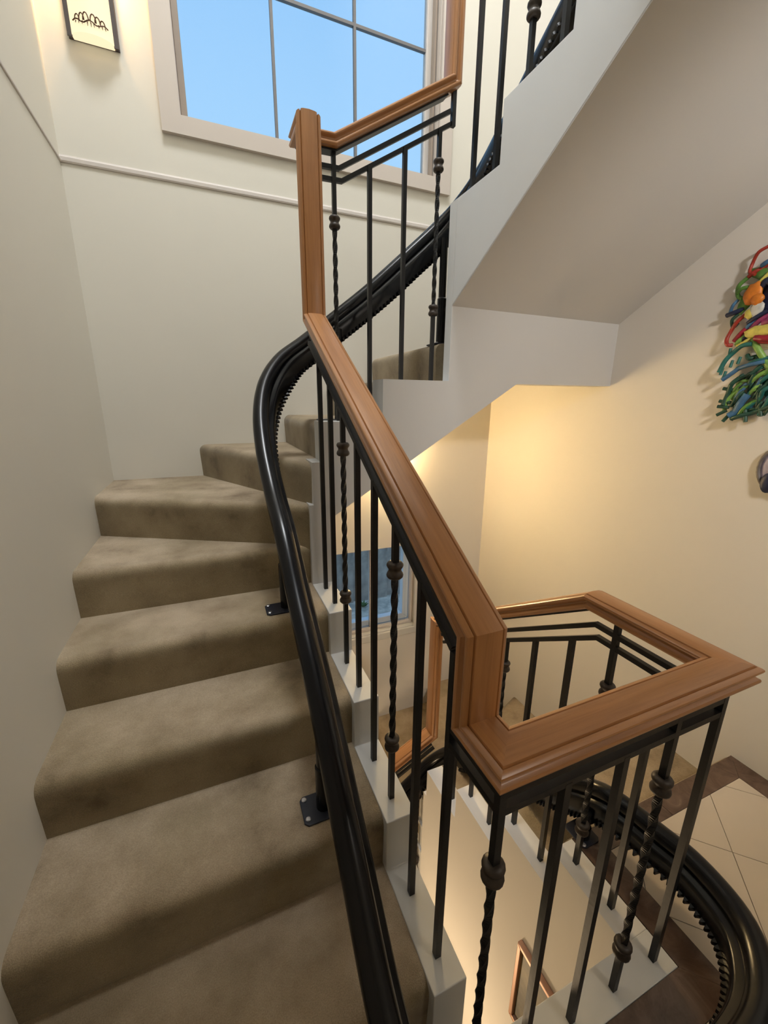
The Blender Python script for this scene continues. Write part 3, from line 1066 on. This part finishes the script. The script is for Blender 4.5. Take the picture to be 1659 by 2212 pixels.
for col, pts, r in [
    ('red', [(760, 75), (650, 150), (560, 270), (538, 370), (610, 400)], .006), ('red', [(520, 425), (600, 370), (690, 310), (770, 250)], .0075),
    ('blue', [(690, 300), (760, 260), (860, 190)], .008), ('green', [(510, 430), (420, 520), (378, 590), (400, 655), (460, 680)], .0075), ('green', [(400, 610), (470, 560), (560, 540)], .007),
    ('yellow', [(780, 370), (640, 515)], .007), ('blue', [(395, 690), (340, 760), (285, 855)], .006), ('navy', [(275, 870), (370, 840), (470, 790)], .009),
    ('dark_green', [(400, 850), (335, 920), (315, 985), (345, 1005), (400, 960)], .006), ('red', [(490, 862), (400, 950), (320, 1040), (272, 1150), (290, 1215), (330, 1215)], .007),
    ('crimson', [(350, 1170), (440, 1080), (560, 960), (640, 900)], .009), ('blue', [(640, 905), (540, 980), (450, 1070)], .008), ('magenta', [(780, 850), (640, 950), (500, 1085)], .009),
    ('navy', [(760, 820), (640, 890), (520, 960)], .008), ('lime', [(480, 1110), (410, 1170), (370, 1205)], .008), ('navy', [(560, 1095), (480, 1135), (430, 1160)], .006), ('yellow', [(570, 1130), (480, 1190), (390, 1225)], .006),
    ('crimson', [(620, 1130), (760, 1140), (880, 1120)], .012), ('magenta', [(700, 960), (820, 930), (900, 960)], .012), ('navy', [(700, 520), (780, 470), (880, 560)], .014),
    ('teal', [(580, 1205), (480, 1225), (370, 1290), (270, 1400), (205, 1540)], .0085), ('dark_green', [(500, 1330), (530, 1375), (590, 1350), (640, 1380)], .008), ('blue', [(720, 1410), (560, 1450), (420, 1490), (350, 1545), (240, 1630)], .008),
    ('lime', [(575, 1150), (640, 1270), (700, 1390), (780, 1500)], .011), ('lime', [(760, 1500), (620, 1590), (480, 1700), (340, 1800), (270, 1890), (230, 2000)], .008), ('teal', [(760, 1360), (620, 1400), (520, 1430)], .007),
    ('teal', [(780, 1560), (700, 1620), (600, 1700), (520, 1800)], .008), ('dark_green', [(430, 1600), (350, 1680), (290, 1790), (240, 1930)], .008), ('dark_green', [(660, 1680), (640, 1800), (600, 2000)], .007),
    ('dark_green', [(330, 2090), (430, 2060), (560, 2020), (720, 1960), (860, 1900)], .009), ('blue', [(520, 1800), (450, 1900), (380, 2000), (300, 2060)], .013), ('green', [(560, 1900), (480, 1960), (380, 2080)], .008),
    ('teal', [(780, 1700), (700, 1760), (640, 1850), (500, 1960)], .008), ('dark_green', [(800, 1600), (720, 1700), (660, 1800)], .009), ('green', [(700, 1560), (780, 1480), (880, 1440)], .009),
    ('green', [(480, 1860), (420, 1760), (330, 1760)], .006), ('teal', [(800, 1800), (760, 1880), (660, 2000), (650, 2050)], .007), ('dark_green', [(860, 1500), (820, 1650), (840, 1800), (800, 1950)], .010),
    ('red', [(770, 250), (880, 200), (960, 300), (900, 420)], .008), ('green', [(900, 420), (980, 560), (920, 720)], .009), ('blue', [(860, 190), (980, 120), (1080, 240)], .008), ('teal', [(900, 1250), (1020, 1400), (1060, 1600), (1000, 1850)], .009),
]:
    stroke('painted_loop', col, pts, r, .018 + random.random() * .016)
for k in range(30):
    x0, y0 = 380 + random.random() * 480, 1420 + random.random() * 560
    x1, y1 = x0 - 60 - random.random() * 130, y0 + 40 + random.random() * 130
    if x1 < 250 or y1 > 2080:
        continue
    stroke('painted_twig', random.choice(['dark_green', 'teal', 'green', 'lime', 'blue', 'dark_green']), [(x0, y0), ((x0 + x1) / 2 + 15, (y0 + y1) / 2 - 18), (x1, y1)], .0055, .010 + random.random() * .02)
for x, y in ((305, 1300), (420, 1400), (330, 1440), (215, 1530), (250, 1570)):
    stroke('spike', 'teal', [(x + 12, y - 45), (x + random.randint(-20, 20), y + 38)], .0055, .024)
for a, b, c_, d in ((300, 1740, 240, 1730), (260, 1890, 195, 1880), (240, 1950, 175, 1945), (220, 2020, 165, 2050), (290, 2060, 235, 2125), (490, 2040, 495, 2130), (350, 2080, 330, 2110), (660, 1990, 670, 2060), (560, 1620, 600, 1560), (620, 1500, 560, 1560)):
    stroke('spike', 'dark_green', [(a + (a - c_) * .9, b + (b - d) * .9), (c_, d)], .0068, .024)
blob('leaf', 'green', 660, 385, .050, .019, .45, .016)
blob('leaf', 'green', 510, 680, .022, .055, .35, .022)
blob('flower', 'orange', 590, 620, .030, .040, .2, .032, .012)
blob('flower', 'orange', 655, 690, .022, .020, .0, .040, .012)
blob('flower', 'yellow', 565, 850, .020, .020, .3, .034, .010)
blob('flower', 'pale', 640, 800, .022, .027, .3, .036, .010)
blob('leaf', 'yellow', 690, 1050, .055, .022, -.1, .034, .010)
blob('leaf', 'crimson', 760, 1140, .060, .018, 0, .026, .010)
blob('leaf', 'navy', 780, 620, .035, .060, .2, .014, .008)
blob('leaf', 'teal', 900, 1600, .060, .080, .2, .014, .008)
blob('leaf', 'dark_green', 420, 1880, .020, .035, .4, .020, .006)

# round lavender ornament at the right edge
orn = thing('wall_ornament', 'lavender grey oval wall ornament cut off by the right edge below the sculpture', 'wall ornament', (XR, .80, -.235))
paint('lavender', (.38, .34, .45))
paint('smoke', (.16, .14, .13))
bm = bmesh.new()
lathe(bm, [(.02, -.016), (.07, -.014), (.088, -.008), (.092, -.001)], (0, 0, 0), 28, 'x')
for v in bm.verts:
    v.co.z *= 1.05
obj('dish', bm, M['lavender'], orn, smooth=60)
bm = bmesh.new()
tube(bm, [(-.012, .088 * math.cos(a), .094 * math.sin(a)) for a in [2 * math.pi * k / 30 for k in range(31)]], .007, 8, False)
obj('rim', bm, M['smoke'], orn, smooth=60)
blob_c = bmesh.new()
bmesh.ops.create_uvsphere(blob_c, u_segments=12, v_segments=8, radius=.03)
for v in blob_c.verts:
    v.co = Vector((v.co.x * .3 - .02, v.co.y * .8 + .045, v.co.z * 1.3 - .055))
obj('navy_spot', blob_c, M['navy'], orn, smooth=60)

# ------------------------------------------------------------------ outside the lower window
gz = -2.45
struct(box_obj('ground_outside', (-1.5, 4.5, YFL + .3, 5.2, gz - .1, gz), 'paving'))
fence = thing('plank_fence', 'weathered grey vertical plank fence outside the lower window', 'fence', (0, 4.42, gz))
x = -.6
pm = {}
i = 0
while x < 3.9:
    wd = .125
    bm = bmesh.new()
    off = -.012 if i % 2 else .012
    box(bm, 0, wd, -.009, .009, 0, 2.1 + .03 * math.sin(i * 3.3))
    if i < 3:
        o = obj('plank', bm, 'plank', fence, bevel=.002)
        pm[i] = o.data
    else:
        bm.free()
        o = link('plank', pm[i % 3], None, fence)
    o.location = (x, off, .01)
    x += wd - .012
    i += 1
for z in (.35, 1.65):
    box_obj('rail', (-.6, 3.9, .024, .07, z, z + .08), 'plank', fence)
for nx_, (gx, gy, sz) in enumerate(((1.22, 4.30, 1.0), (1.52, 4.26, .8), (2.18, 4.32, .5))):
    p = thing('weed', ('leafy green weed at the foot of the plank fence on the left', 'small green weed at the foot of the plank fence in the middle', 'tiny green weed at the foot of the plank fence by the white frame')[nx_], 'plant', (gx, gy, gz))
    for k in range(16):
        a = random.random() * 6.28
        ln = (.08 + random.random() * .10) * sz
        d = Vector((math.cos(a), math.sin(a), .6 + random.random()))
        d.normalize()
        s = d.cross(Vector((0, 0, 1))).normalized() * .018 * sz
        bm = bmesh.new()
        vs = [bm.verts.new(q) for q in ((0, 0, .002), d * ln * .5 + s, d * ln + Vector((0, 0, -.02 * sz)), d * ln * .5 - s, d * ln * .5 + Vector((0, 0, -.006)))]
        for fc in ((0, 1, 4), (1, 2, 4), (2, 3, 4), (3, 0, 4), (0, 3, 2, 1)):
            bm.faces.new([vs[q] for q in fc])
        obj('leaf', bm, 'leaf', p)
